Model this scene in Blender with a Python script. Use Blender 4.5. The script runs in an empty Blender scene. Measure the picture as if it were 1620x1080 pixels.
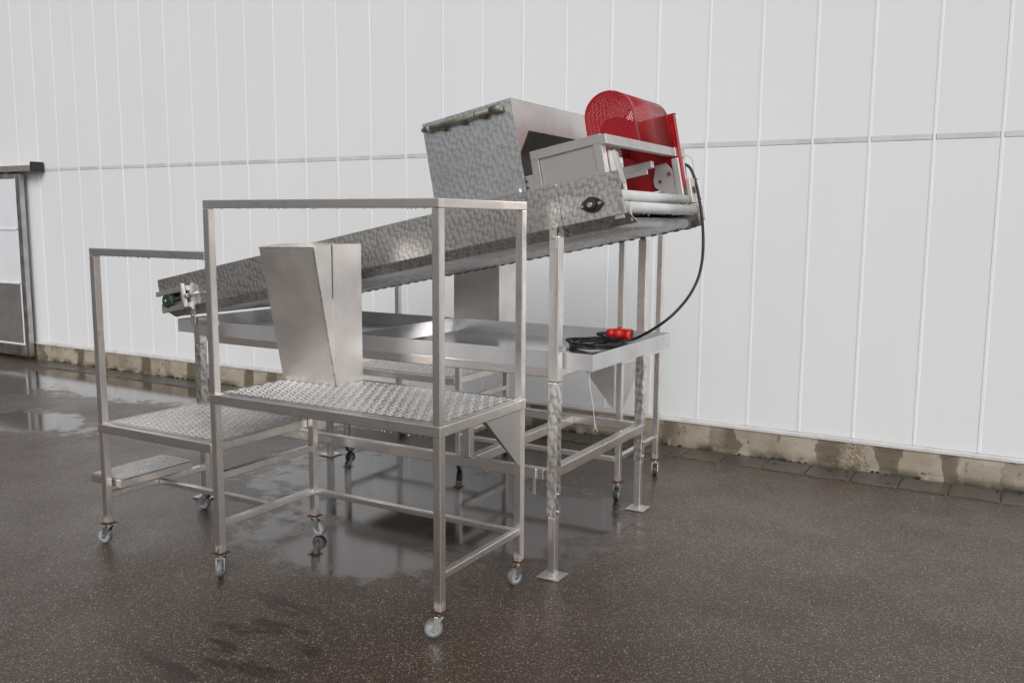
import bpy, bmesh, math, random
from mathutils import Vector, Matrix
random.seed(7)
R = math.radians
scene = bpy.context.scene
COL = scene.collection

# ------------------------------------------------------------------ camera
cd = bpy.data.cameras.new('camera'); cam = bpy.data.objects.new('camera', cd); COL.objects.link(cam)
cd.sensor_width = 36; cd.lens = 31.787; cd.clip_start = 0.05; cd.clip_end = 500
m = Matrix(((0.8642, -0.0720, 0.4979, 0), (0.5030, 0.1103, -0.8572, 0), (0.0068, 0.9913, 0.1315, 1.70), (0, 0, 0, 1)))
loc_, rot_, sc_ = m.decompose()
cam.location = loc_; cam.rotation_mode = 'QUATERNION'; cam.rotation_quaternion = rot_
scene.camera = cam
scene.render.resolution_x = 1024; scene.render.resolution_y = 682

# ------------------------------------------------------------------ world, sun, exposure
SUN_EL, SUN_AZ = R(34), R(144)          # azimuth measured from +Y towards +X: behind the camera
w = bpy.data.worlds.new('World'); scene.world = w; w.use_nodes = True
nt = w.node_tree; nt.nodes.clear()
sky = nt.nodes.new('ShaderNodeTexSky'); sky.sky_type = 'NISHITA'; sky.sun_disc = False
sky.sun_elevation = SUN_EL; sky.sun_rotation = SUN_AZ; sky.air_density = 1.0; sky.dust_density = 4.0; sky.ozone_density = 1.0
hs = nt.nodes.new('ShaderNodeHueSaturation'); hs.inputs['Saturation'].default_value = 0.16
bg = nt.nodes.new('ShaderNodeBackground'); bg.inputs['Strength'].default_value = 0.092
wo = nt.nodes.new('ShaderNodeOutputWorld')
nt.links.new(sky.outputs[0], hs.inputs['Color']); nt.links.new(hs.outputs[0], bg.inputs['Color']); nt.links.new(bg.outputs[0], wo.inputs['Surface'])
sd = bpy.data.lights.new('sun', 'SUN'); sd.energy = 1.2; sd.angle = R(28); sd.color = (1.0, 0.975, 0.95)
sun = bpy.data.objects.new('sun', sd); COL.objects.link(sun)
dirv = Vector((math.sin(SUN_AZ) * math.cos(SUN_EL), math.cos(SUN_AZ) * math.cos(SUN_EL), math.sin(SUN_EL)))
sun.rotation_euler = dirv.to_track_quat('Z', 'Y').to_euler(); sun.location = dirv * 20
vs = scene.view_settings
vs.view_transform = 'Standard'; vs.look = 'None'; vs.gamma = 1.0; vs.use_curve_mapping = False; vs.exposure = 0.10
scene.cycles.max_bounces = 7; scene.cycles.diffuse_bounces = 3; scene.cycles.glossy_bounces = 4; scene.cycles.transmission_bounces = 5; scene.cycles.transparent_max_bounces = 8

# ------------------------------------------------------------------ material helpers
class N:
    def __init__(s, name):
        s.mat = bpy.data.materials.new(name); s.mat.use_nodes = True
        s.t = s.mat.node_tree; s.b = s.t.nodes['Principled BSDF']; s.out = s.t.nodes['Material Output']
        s.tc = s.t.nodes.new('ShaderNodeTexCoord')
    def n(s, kind, **kw):
        o = s.t.nodes.new('ShaderNode' + kind)
        for k, v in kw.items(): setattr(o, k, v)
        return o
    def l(s, a, b): s.t.links.new(a, b)
    def set(s, **kw):
        for k, v in kw.items():
            s.b.inputs[k.replace('_', ' ')].default_value = v
    def obj(s, scale=(1, 1, 1)):
        mp = s.n('Mapping'); mp.inputs['Scale'].default_value = scale; s.l(s.tc.outputs['Object'], mp.inputs[0]); return mp.outputs[0]
    def noise(s, vec, scale, detail=4, rough=.55):
        o = s.n('TexNoise'); o.inputs['Scale'].default_value = scale; o.inputs['Detail'].default_value = detail; o.inputs['Roughness'].default_value = rough
        s.l(vec, o.inputs['Vector']); return o.outputs['Fac']
    def voro(s, vec, scale, rnd=1.0, feature='F1'):
        o = s.n('TexVoronoi', feature=feature); o.inputs['Scale'].default_value = scale; o.inputs['Randomness'].default_value = rnd
        s.l(vec, o.inputs['Vector']); return o
    def mr(s, v, a, b, c=0., d=1., smooth=True):
        o = s.n('MapRange'); o.interpolation_type = 'SMOOTHSTEP' if smooth else 'LINEAR'
        s.l(v, o.inputs['Value'])
        for i, x in zip(('From Min', 'From Max', 'To Min', 'To Max'), (a, b, c, d)): o.inputs[i].default_value = x
        return o.outputs[0]
    def math(s, op, a, b=None, c=None):
        o = s.n('Math', operation=op)
        for i, v in enumerate((a, b, c)):
            if v is None: continue
            if isinstance(v, (int, float)): o.inputs[i].default_value = v
            else: s.l(v, o.inputs[i])
        return o.outputs[0]
    def mix(s, f, a, b, blend='MIX'):
        o = s.n('Mix', data_type='RGBA', blend_type=blend)
        if isinstance(f, (int, float)): o.inputs[0].default_value = f
        else: s.l(f, o.inputs[0])
        for i, v in ((6, a), (7, b)):
            if isinstance(v, tuple): o.inputs[i].default_value = v if len(v) == 4 else (*v, 1)
            else: s.l(v, o.inputs[i])
        return o.outputs[2]
    def bump(s, h, strength, dist, prev=None):
        o = s.n('Bump'); o.inputs['Strength'].default_value = strength; o.inputs['Distance'].default_value = dist
        s.l(h, o.inputs['Height'])
        if prev is not None: s.l(prev, o.inputs['Normal'])
        return o.outputs[0]

def steel(name, axis, rust=False, base=(.94, .90, .87), rough=.285, beads=False):
    s = N(name); sc = [38, 38, 38]
    if axis is not None: sc[axis] = .9
    streak = s.noise(s.obj(tuple(sc)), 20, 2)
    big = s.noise(s.obj(), 5.0, 4)
    c = s.mix(s.mr(streak, .25, .75), tuple(x * .93 for x in base), tuple(min(1, x * 1.03) for x in base))
    c = s.mix(s.mr(big, .35, .75, 0, .35), c, tuple(x * .62 for x in base))
    c = s.mix(s.mr(s.noise(s.obj(), 2.1, 5, .7), .55, .76, 0, .28), c, (.50, .40, .31))
    oi = s.n('ObjectInfo'); c = s.mix(s.math('MULTIPLY', oi.outputs['Random'], .16), c, tuple(x * .55 for x in base))
    rg = s.math('ADD', s.mr(streak, .25, .75, rough - .02, rough + .04), s.mr(big, .3, .7, -.03, .08))
    if rust:
        sep = s.n('SeparateXYZ'); s.l(s.tc.outputs['Object'], sep.inputs[0])
        rf = s.math('MULTIPLY', s.mr(sep.outputs[2], .165, .112), s.mr(s.noise(s.obj(), 40, 4), .35, .6))
        c = s.mix(s.math('MULTIPLY', rf, .8), c, (.15, .058, .026)); rg = s.math('ADD', rg, s.math('MULTIPLY', rf, .35))
        s.l(s.math('SUBTRACT', 1., s.math('MULTIPLY', rf, .8)), s.b.inputs['Metallic'])
    else: s.set(Metallic=1.0)
    s.l(c, s.b.inputs['Base Color']); s.l(rg, s.b.inputs['Roughness'])
    nrm = s.bump(streak, .012, .002)
    if beads:
        vo = s.voro(s.obj(), 150); drop = s.mr(vo.outputs['Distance'], .34, .12)
        nrm = s.bump(s.math('MULTIPLY', drop, s.mr(s.noise(s.obj(), 3), .45, .65)), .35, .0015, nrm)
    s.l(nrm, s.b.inputs['Normal'])
    return s.mat

def marbled(name, base=(.60, .585, .57), scale=31, dab=.72):
    """steel with a ground swirl finish: overlapping dabs set out in staggered rows"""
    s = N(name)
    wv = s.n('TexNoise'); wv.inputs['Scale'].default_value = 9; s.l(s.tc.outputs['Object'], wv.inputs['Vector'])
    sc_ = s.n('VectorMath', operation='SCALE'); sc_.inputs['Scale'].default_value = .010; s.l(wv.outputs['Color'], sc_.inputs[0])
    ad = s.n('VectorMath', operation='ADD'); s.l(s.tc.outputs['Object'], ad.inputs[0]); s.l(sc_.outputs[0], ad.inputs[1])
    wob = s.n('Mapping'); wob.inputs['Rotation'].default_value = (0, R(33), 0); wob.inputs['Scale'].default_value = (1.0, 1, .72); s.l(ad.outputs[0], wob.inputs[0])
    vo = s.voro(wob.outputs[0], scale, .30)
    d = vo.outputs['Distance']
    big = s.noise(s.obj(), 3.2, 5); fine = s.noise(s.obj((60, 60, 60)), 8, 2); mid = s.noise(s.obj(), 17, 4)
    df = s.n('VectorMath', operation='SUBTRACT'); s.l(wob.outputs[0], df.inputs[0]); s.l(vo.outputs['Position'], df.inputs[1])
    dx = s.n('SeparateXYZ'); s.l(df.outputs[0], dx.inputs[0])
    ang = s.math('ARCTAN2', s.math('ADD', dx.outputs[2], dx.outputs[1]), dx.outputs[0])
    tie = s.mr(s.math('COSINE', s.math('ADD', s.math('MULTIPLY', ang, 2.), s.math('MULTIPLY', mid, 2.5))), -1., 1.)
    sw = s.math('MULTIPLY', tie, s.mr(mid, .25, .65, .5, 1.))
    c = s.mix(sw, tuple(min(1, x * 1.08) for x in base), tuple(x * dab for x in base))  # bow-tie reflection of each swirl dab painted as light and dark base colour
    c = s.mix(s.mr(big, .35, .75, 0, .35), c, tuple(x * .72 for x in base))
    s.l(c, s.b.inputs['Base Color']); s.set(Metallic=1.0)
    s.l(s.math('ADD', s.mr(d, .05, .6, .27, .36), s.mr(fine, .3, .7, -.03, .03)), s.b.inputs['Roughness'])
    sepc = s.n('SeparateColor'); s.l(vo.outputs['Color'], sepc.inputs[0])
    nrm = s.bump(s.math('ADD', s.math('MULTIPLY', tie, .3), s.math('MULTIPLY', mid, .4)), .10, .006); nrm = s.bump(fine, .05, .001, nrm)
    s.l(nrm, s.b.inputs['Normal'])
    return s.mat

def plain(name, col, rough=.5, metal=0., var=.25, scale=9, bump=.0, coat=0.):
    s = N(name)
    nz = s.noise(s.obj(), scale, 5)
    s.l(s.mix(s.mr(nz, .3, .72), tuple(x * (1 - var) for x in col), tuple(min(1, x * (1 + var * .4)) for x in col)), s.b.inputs['Base Color'])
    s.l(s.mr(nz, .3, .7, max(.03, rough - .08), min(1, rough + .08)), s.b.inputs['Roughness'])
    s.set(Metallic=metal, Coat_Weight=coat, Coat_Roughness=.08)
    if bump: s.l(s.bump(s.noise(s.obj(), scale * 12, 3), bump, .002), s.b.inputs['Normal'])
    return s.mat

M = {}
M['sx'] = steel('steel_brushed_along_x', 0); M['sy'] = steel('steel_brushed_along_y', 1); M['sz'] = steel('steel_brushed_upright', 2)
M['post'] = steel('steel_post_rusty_foot', 2, rust=True)
M['sheet'] = steel('steel_sheet', 2, base=(.97, .935, .91), rough=.43, beads=False)
M['tray'] = steel('steel_tray', 0, base=(.84, .835, .84), rough=.17)
M['galv'] = steel('steel_wet_galvanised_rim', None, base=(.90, .905, .92), rough=.46, beads=False)
M['dull'] = steel('steel_dull_weathered', None, base=(.74, .72, .70), rough=.44, beads=False)
M['marble'] = marbled('steel_swirl_ground', base=(.79, .77, .755), dab=.60, scale=34)
M['marble_box'] = marbled('steel_swirl_ground_worn', base=(.84, .845, .86), scale=33, dab=.74)
M['marble_leg'] = marbled('steel_swirl_ground_leg', base=(.88, .86, .84), scale=24, dab=.52)
M['tread'] = plain('aluminium_tread', (.50, .485, .47), .36, .9, .2, 6)  # plate darkened: paints the shadow between the raised bars
M['tread_bump'] = plain('aluminium_tread_lit_bumps', (.95, .935, .92), .30, .6, .1, 6)  # same metal made near white: paints the light caught by the bars
M['roller'] = plain('roller_tube_grey', (.60, .61, .61), .30, 0., .12, 5)
M['dark'] = plain('dark_gap', (.03, .028, .026), .7, 0., .4, 10)
M['cast'] = plain('black_cast_iron', (.035, .036, .04), .42, .3, .4, 30, .2)
M['green'] = plain('green_cast_bearing', (.030, .055, .035), .5, .2, .4, 30, .2)
M['zinc'] = plain('zinc_plated', (.62, .60, .56), .30, 1.0, .25, 25)
M['tyre'] = plain('grey_rubber_tyre', (.17, .175, .185), .5, 0., .3, 30)
M['tyre_black'] = plain('black_rubber_tyre', (.03, .03, .032), .5, 0., .25, 20)
M['hub'] = plain('grey_plastic_hub', (.33, .345, .37), .42, 0., .3, 30)
M['rusty'] = plain('rusty_plate', (.095, .050, .030), .7, .2, .5, 35, .4)
M['rusty_end'] = plain('rust_stained_tube', (.30, .19, .11), .5, 0., .5, 25)
M['red'] = plain('red_enamel', (.42, .008, .012), .33, 0., .3, 9)
M['plug'] = plain('red_plug_plastic', (.62, .02, .015), .35, 0., .2, 20)
M['cable'] = plain('black_rubber_cable', (.010, .010, .011), .5, 0., .3, 20)
M['motor'] = plain('dark_blue_motor', (.015, .045, .075), .4, .1, .3, 20)
M['string'] = plain('white_string', (.75, .73, .68), .8, 0., .2, 40)
M['pipe'] = plain('weathered_pipe', (.30, .31, .26), .55, .6, .5, 22, .3)
M['alu'] = plain('mill_aluminium', (.55, .54, .53), .36, 1.0, .2, 8)
M['trim'] = plain('grey_trim', (.60, .595, .59), .3, .0, .12, 5)
M['track'] = plain('weathered_track', (.30, .28, .265), .4, .3, .2, 5)
M['doorwhite'] = plain('door_white', (.72, .74, .78), .35, 0., .04, 3)
M['doorgrey'] = plain('door_grey_panel', (.16, .155, .15), .45, 0., .15, 6)
M['white'] = plain('white_paint', (.80, .80, .80), .4, 0., .05, 5)

def wall_mat(name, col):
    s = N(name)
    rip = s.noise(s.obj((70, 1, .8)), 1.0, 2); dirt = s.noise(s.obj((1.2, 1, .5)), 1.1, 5)
    runs = s.noise(s.obj((9, 1, .25)), 1.5, 4)
    c = s.mix(s.mr(dirt, .35, .75, 0, .35), col, tuple(x * y for x, y in zip(col, (.93, .935, .925))))
    c = s.mix(s.mr(runs, .55, .8, 0, .22), c, tuple(x * y for x, y in zip(col, (.90, .89, .87))))
    sz = s.n('SeparateXYZ'); s.l(s.tc.outputs['Object'], sz.inputs[0])
    c = s.mix(s.math('MULTIPLY', s.mr(sz.outputs[2], .75, .2), s.mr(s.noise(s.obj((3, 1, 2)), 3, 5, .65), .5, .8, 0, .2)), c, (.58, .56, .52))
    oi = s.n('ObjectInfo'); c = s.mix(s.math('MULTIPLY', oi.outputs['Random'], .45), c, tuple(x * .955 for x in col))
    s.l(c, s.b.inputs['Base Color']); s.set(Roughness=.26, Specular_IOR_Level=.4)
    s.l(s.bump(rip, .10, .003), s.b.inputs['Normal'])
    return s.mat
M['wall'] = wall_mat('white_cladding', (.745, .762, .78))
M['strip'] = wall_mat('white_cover_strip', (.775, .79, .835))

# perforated red sheet: rows of punched round holes let the background through
def perforated():
    s = N('red_perforated_sheet'); s.set(Roughness=.36)
    s.t.nodes['Principled BSDF'].inputs['Base Color'].default_value = (.40, .006, .014, 1)
    uv = s.n('UVMap'); uv.uv_map = 'sheet'
    sep = s.n('SeparateXYZ'); s.l(uv.outputs[0], sep.inputs[0])
    px, py = .0116, .0100
    row = s.math('FLOOR', s.math('DIVIDE', sep.outputs[1], py))
    odd = s.math('MULTIPLY', s.math('MODULO', row, 2.), .5)
    fx = s.math('SUBTRACT', s.math('FRACT', s.math('ADD', s.math('DIVIDE', sep.outputs[0], px), odd)), .5)
    fy = s.math('MULTIPLY', s.math('SUBTRACT', s.math('FRACT', s.math('DIVIDE', sep.outputs[1], py)), .5), py / px)
    d = s.math('SQRT', s.math('ADD', s.math('MULTIPLY', fx, fx), s.math('MULTIPLY', fy, fy)))
    hole = s.math('LESS_THAN', d, .30)
    tr = s.n('BsdfTransparent'); mx = s.n('MixShader')
    s.l(hole, mx.inputs[0]); s.l(s.b.outputs[0], mx.inputs[1]); s.l(tr.outputs[0], mx.inputs[2]); s.l(mx.outputs[0], s.out.inputs['Surface'])
    return s.mat
M['perf'] = perforated()

def water_mat():
    s = N('water_drop'); s.set(Roughness=.02, IOR=1.33, Transmission_Weight=1.0, Base_Color=(1, 1, 1, 1)); return s.mat
M['water'] = water_mat()

def asphalt():
    s = N('wet_asphalt'); o = s.tc.outputs['Object']
    wig = s.n('VectorMath', operation='ADD')
    nzv = s.n('TexNoise'); nzv.inputs['Scale'].default_value = 25; s.l(o, nzv.inputs['Vector'])
    scl = s.n('VectorMath', operation='SCALE'); scl.inputs['Scale'].default_value = .012; s.l(nzv.outputs['Color'], scl.inputs[0])
    s.l(o, wig.inputs[0]); s.l(scl.outputs[0], wig.inputs[1]); rag = s.noise(o, 8, 4, .65)
    vo = s.voro(wig.outputs[0], 140); vo2 = s.voro(wig.outputs[0], 260); vo.voronoi_dimensions = vo2.voronoi_dimensions = '2D'
    sc1 = s.n('SeparateColor'); s.l(vo.outputs['Color'], sc1.inputs[0]); sc2 = s.n('SeparateColor'); s.l(vo2.outputs['Color'], sc2.inputs[0])
    big = s.noise(o, .55, 5); mid = s.noise(o, 2.3, 5, .6); fine = s.noise(o, 60, 3)
    base = s.mix(s.mr(fine, .3, .7), (.024, .0145, .0095), (.094, .061, .042))
    base = s.mix(s.mr(mid, .35, .7), base, (.052, .034, .0235))
    # single aggregate stones: a few pale, some tan, some rust coloured
    stone = s.mix(sc1.outputs[1], (.17, .13, .10), (.46, .40, .35)); stone = s.mix(s.math('GREATER_THAN', sc1.outputs[2], .90), stone, (.26, .10, .045))
    f1 = s.math('MULTIPLY', s.math('GREATER_THAN', sc1.outputs[0], .84), s.mr(s.math('ADD', vo.outputs['Distance'], s.math('MULTIPLY', sc1.outputs[2], .22)), .52, .40))
    f2 = s.math('MULTIPLY', s.math('GREATER_THAN', sc2.outputs[0], .80), s.mr(vo2.outputs['Distance'], .48, .34))
    base = s.mix(s.math('MULTIPLY', f2, .75), base, s.mix(sc2.outputs[1], (.11, .08, .06), (.30, .24, .195)))
    base = s.mix(f1, base, stone)
    # standing water: blobs where the yard is low plus an uneven edge
    sep = s.n('SeparateXYZ'); s.l(o, sep.inputs[0])
    def blob(x, y, rx, ry):
        dx = s.math('DIVIDE', s.math('SUBTRACT', sep.outputs[0], x), rx); dy = s.math('DIVIDE', s.math('SUBTRACT', sep.outputs[1], y), ry)
        return s.math('SUBTRACT', 1., s.math('SQRT', s.math('ADD', s.math('MULTIPLY', dx, dx), s.math('MULTIPLY', dy, dy))))
    wet = None
    for b in ((-2.95, 4.15, 1.2, .9), (-3.6, 4.7, 1.2, .9), (-3.0, 3.55, .8, .45), (-7.9, 5.9, 2.4, .6), (-9.4, 5.5, 1.4, .7), (-2.3, 4.5, .55, .5), (-7.3, 4.4, .9, .45), (-5.8, 5.8, 1.3, .5)):
        v = blob(*b); wet = v if wet is None else s.math('MAXIMUM', wet, v)
    edge = s.math('ADD', s.math('ADD', s.math('MULTIPLY', s.math('SUBTRACT', rag, .5), 1.3), s.math('MULTIPLY', s.math('SUBTRACT', mid, .5), 1.3)), s.math('MULTIPLY', s.math('SUBTRACT', big, .5), .9))
    pud = s.mr(s.math('ADD', wet, edge), .0, .42)
    base = s.mix(s.math('MULTIPLY', pud, .72), base, (.014, .0105, .0085))
    # dark drip marks running out from the platform
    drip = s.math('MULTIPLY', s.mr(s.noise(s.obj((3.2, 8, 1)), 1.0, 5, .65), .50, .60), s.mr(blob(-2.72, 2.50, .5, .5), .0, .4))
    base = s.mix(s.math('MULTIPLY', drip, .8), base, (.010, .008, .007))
    s.l(base, s.b.inputs['Base Color'])
    s.l(s.mix(pud, s.mix(s.mr(mid, .3, .7), (.30,) * 3, (.42,) * 3), (.06,) * 3), s.b.inputs['Roughness'])
    s.set(Specular_IOR_Level=.25, Coat_IOR=1.33)
    s.l(s.mix(pud, s.mix(s.mr(big, .35, .65), (.25,) * 3, (.6,) * 3), (1.,) * 3), s.b.inputs['Coat Weight'])
    s.l(s.mix(pud, s.mix(s.mr(mid, .3, .7), (.13,) * 3, (.24,) * 3), (.075,) * 3), s.b.inputs['Coat Roughness'])
    h = s.math('ADD', s.math('MULTIPLY', vo.outputs['Distance'], -.6), s.math('ADD', s.math('MULTIPLY', sc1.outputs[0], .5), s.math('MULTIPLY', fine, .6)))
    bn = s.n('Bump'); bn.inputs['Distance'].default_value = .004; s.l(h, bn.inputs['Height'])
    s.l(s.mr(pud, 0, 1, .55, .02), bn.inputs['Strength'])
    s.l(bn.outputs[0], s.b.inputs['Normal'])
    b2 = s.n('Bump'); b2.inputs['Distance'].default_value = .002; s.l(s.math('ADD', h, s.math('MULTIPLY', s.noise(o, 12, 2), 1.5)), b2.inputs['Height']); s.l(s.mr(pud, 0, 1, .35, .035), b2.inputs['Strength'])
    s.l(b2.outputs[0], s.b.inputs['Coat Normal'])
    return s.mat
M['asphalt'] = asphalt()

def paver_mat():
    s = N('wet_concrete_paver'); o = s.tc.outputs['Object']
    nz = s.noise(o, 3, 5); fine = s.noise(o, 90, 3); moss = s.noise(o, 9, 4)
    c = s.mix(s.mr(nz, .3, .7), (.040, .036, .030), (.085, .076, .064)); c = s.mix(s.mr(fine, .55, .75, 0, .6), c, (.16, .14, .12))
    c = s.mix(s.mr(moss, .55, .7, 0, .55), c, (.035, .040, .018))
    s.l(c, s.b.inputs['Base Color']); s.l(s.mr(nz, .3, .7, .28, .5), s.b.inputs['Roughness']); s.set(Coat_Weight=.35, Coat_Roughness=.2)
    s.l(s.bump(fine, .4, .003), s.b.inputs['Normal']); return s.mat
M['paver'] = paver_mat()

PITCH = .3844; S0 = -10.6344; WY = 6.518
def plinth_mat():
    s = N('stained_concrete_plinth'); o = s.tc.outputs['Object']
    sep = s.n('SeparateXYZ'); s.l(o, sep.inputs[0])
    nz = s.noise(o, 3.2, 6); fine = s.noise(o, 70, 4); warp = s.noise(s.obj((1, 1, .6)), 5.5, 4)
    c = s.mix(s.mr(nz, .3, .7), (.27, .23, .18), (.40, .355, .29)); c = s.mix(s.mr(fine, .5, .75, 0, .35), c, (.22, .17, .12))
    # damp patches under every panel joint, uneven in width and depth
    ph = s.math('ADD', s.math('DIVIDE', s.math('SUBTRACT', sep.outputs[0], S0), PITCH), s.math('MULTIPLY', s.math('SUBTRACT', warp, .5), 1.1))
    dist = s.math('ABSOLUTE', s.math('SUBTRACT', s.math('FRACT', s.math('ADD', ph, .5)), .5))
    per = s.noise(s.obj((2.6, .01, .01)), 1.0, 1)
    damp = s.math('MULTIPLY', s.mr(s.math('SUBTRACT', dist, s.math('MULTIPLY', per, .28)), .07, .02), s.mr(per, .38, .55, .25, .9))
    c = s.mix(damp, c, (.125, .098, .068))
    c = s.mix(s.math('MULTIPLY', s.mr(sep.outputs[2], .075, .0), s.mr(warp, .35, .6)), c, (.045, .045, .022))
    c = s.mix(s.math('MULTIPLY', s.mr(s.noise(o, 14, 5), .60, .68), .7), c, (.07, .05, .03))
    s.l(c, s.b.inputs['Base Color']); s.l(s.mr(damp, 0, 1, .75, .45), s.b.inputs['Roughness'])
    s.l(s.bump(s.math('ADD', fine, nz), .5, .004), s.b.inputs['Normal']); return s.mat
M['plinth'] = plinth_mat()
def gravel_mat():
    s = N('exposed_aggregate'); vo = s.voro(s.tc.outputs['Object'], 85); sc1 = s.n('SeparateColor'); s.l(vo.outputs['Color'], sc1.inputs[0])
    c = s.mix(sc1.outputs[0], (.22, .15, .10), (.44, .35, .27)); c = s.mix(s.mr(vo.outputs['Distance'], .45, .8), c, (.13, .095, .065))
    s.l(c, s.b.inputs['Base Color']); s.set(Roughness=.6); s.l(s.bump(vo.outputs['Distance'], -.8, .006), s.b.inputs['Normal']); return s.mat
M['gravel'] = gravel_mat()

# ------------------------------------------------------------------ mesh helpers (all given in world metres)
def V(*a): return Vector(a[0]) if len(a) == 1 else Vector(a)
class MB:
    def __init__(s): s.bm = bmesh.new(); s.slots = []
    def _merge(s, t, mi=0):
        me = bpy.data.meshes.new('t'); t.to_mesh(me); t.free()
        n0 = len(s.bm.faces); s.bm.from_mesh(me); bpy.data.meshes.remove(me)
        s.bm.faces.ensure_lookup_table()
        for f in s.bm.faces[n0:]: f.material_index = mi
    def hexa(s, pts, bev=.0, seg=2, mi=0):
        t = bmesh.new(); v = [t.verts.new(p) for p in pts]
        for q in ((0, 3, 2, 1), (4, 5, 6, 7), (0, 1, 5, 4), (1, 2, 6, 5), (2, 3, 7, 6), (3, 0, 4, 7)): t.faces.new([v[i] for i in q])
        if bev: bmesh.ops.bevel(t, geom=list(t.edges), offset=bev, segments=seg, affect='EDGES', profile=.5)
        bmesh.ops.recalc_face_normals(t, faces=list(t.faces)); s._merge(t, mi); return s
    def box(s, x0, x1, y0, y1, z0, z1, bev=.0, mi=0, seg=2):
        return s.hexa([(x0, y0, z0), (x1, y0, z0), (x1, y1, z0), (x0, y1, z0), (x0, y0, z1), (x1, y0, z1), (x1, y1, z1), (x0, y1, z1)], bev, seg, mi)
    def bar(s, p0, p1, wd, ht, up=(0, 0, 1), bev=.0035, mi=0):
        p0, p1 = V(p0), V(p1); d = (p1 - p0).normalized(); up = V(up)
        sd_ = d.cross(up)
        if sd_.length < 1e-4: sd_ = d.cross(V(0, 1, 0))
        sd_.normalize(); u2 = sd_.cross(d).normalized(); a = sd_ * wd / 2; b = u2 * ht / 2
        return s.hexa([p0 - a - b, p0 + a - b, p1 + a - b, p1 - a - b, p0 - a + b, p0 + a + b, p1 + a + b, p1 - a + b], bev, 2, mi)
    def prism(s, poly, off, bev=0., mi=0):
        t = bmesh.new(); off = V(off); a = [t.verts.new(V(p)) for p in poly]; b = [t.verts.new(V(p) + off) for p in poly]; n = len(poly)
        t.faces.new(a); t.faces.new(b[::-1])
        for i in range(n): t.faces.new((a[i], b[i], b[(i + 1) % n], a[(i + 1) % n]))
        bmesh.ops.recalc_face_normals(t, faces=list(t.faces))
        if bev: bmesh.ops.bevel(t, geom=list(t.edges), offset=bev, segments=1, affect='EDGES')
        s._merge(t, mi); return s
    def cyl(s, p0, p1, r, n=20, r1=None, bev=0., mi=0, smooth=True):
        p0, p1 = V(p0), V(p1); d = p1 - p0; r1 = r if r1 is None else r1
        q = d.to_track_quat('Z', 'Y'); t = bmesh.new(); A, B = [], []
        for i in range(n):
            e = V(math.cos(2 * math.pi * i / n), math.sin(2 * math.pi * i / n), 0)
            A.append(t.verts.new(p0 + q @ (e * r))); B.append(t.verts.new(p1 + q @ (e * r1)))
        caps = [t.faces.new(A[::-1]), t.faces.new(B)]
        for i in range(n):
            f = t.faces.new((A[i], A[(i + 1) % n], B[(i + 1) % n], B[i])); f.smooth = smooth
        if bev: bmesh.ops.bevel(t, geom=[e for c in caps for e in c.edges], offset=bev, segments=2, affect='EDGES')
        bmesh.ops.recalc_face_normals(t, faces=list(t.faces)); s._merge(t, mi); return s
    def lathe(s, c, axis, prof, n=28, mi=0):
        """prof: list of (offset along axis, radius), closed on itself"""
        c = V(c); q = V(axis).to_track_quat('Z', 'Y'); t = bmesh.new(); rings = []
        for h, r in prof:
            rings.append([t.verts.new(c + q @ V(r * math.cos(2 * math.pi * i / n), r * math.sin(2 * math.pi * i / n), h)) for i in range(n)])
        k = len(rings)
        for j in range(k):
            A, B = rings[j], rings[(j + 1) % k]
            for i in range(n): t.faces.new((A[i], A[(i + 1) % n], B[(i + 1) % n], B[i]))
        bmesh.ops.recalc_face_normals(t, faces=list(t.faces)); s._merge(t, mi); return s
    def sweep(s, pts, r, n=10, sub=8, mi=0):
        P = [V(p) for p in pts]; Q = []
        for i in range(len(P) - 1):
            a = P[max(i - 1, 0)]; b = P[i]; c = P[i + 1]; d = P[min(i + 2, len(P) - 1)]
            for k in range(sub):
                x = k / sub
                Q.append(.5 * ((2 * b) + (c - a) * x + (2 * a - 5 * b + 4 * c - d) * x * x + (3 * b - a - 3 * c + d) * x ** 3))
        Q.append(P[-1]); t = bmesh.new(); prev = None; first = None; nrm = V(.3, .2, 1).normalized()
        for i, p in enumerate(Q):
            d = (Q[min(i + 1, len(Q) - 1)] - Q[max(i - 1, 0)]).normalized()
            nrm = (nrm - d * nrm.dot(d)).normalized(); bn = d.cross(nrm)
            ring = [t.verts.new(p + (nrm * math.cos(2 * math.pi * k / n) + bn * math.sin(2 * math.pi * k / n)) * r) for k in range(n)]
            if prev:
                for k in range(n):
                    f = t.faces.new((prev[k], prev[(k + 1) % n], ring[(k + 1) % n], ring[k])); f.smooth = True
            else: t.faces.new(ring[::-1])
            prev = ring
        t.faces.new(prev); bmesh.ops.recalc_face_normals(t, faces=list(t.faces)); s._merge(t, mi); return s
    def ball(s, c, r, sz=1.3, mi=0):
        t = bmesh.new(); bmesh.ops.create_icosphere(t, subdivisions=1, radius=r)
        for v in t.verts: v.co = V(v.co.x, v.co.y, v.co.z * sz) + V(c)
        for f in t.faces: f.smooth = True
        s._merge(t, mi); return s
    def build(s, name, mat, parent=None, kind=None, smooth=False):
        me = bpy.data.meshes.new(name); off = root_loc(parent)
        if off.length: bmesh.ops.translate(s.bm, verts=list(s.bm.verts), vec=-off)
        s.bm.to_mesh(me); s.bm.free()
        for mm in (mat if isinstance(mat, (list, tuple)) else [mat]): me.materials.append(M[mm] if isinstance(mm, str) else mm)
        if smooth:
            for p in me.polygons: p.use_smooth = True
        o = bpy.data.objects.new(name, me); COL.objects.link(o)
        if parent is not None: o.parent = parent
        if kind: o['kind'] = kind
        return o
def root_loc(o):
    v = V(0, 0, 0)
    while o is not None: v = v + o.location; o = o.parent
    return v
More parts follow.
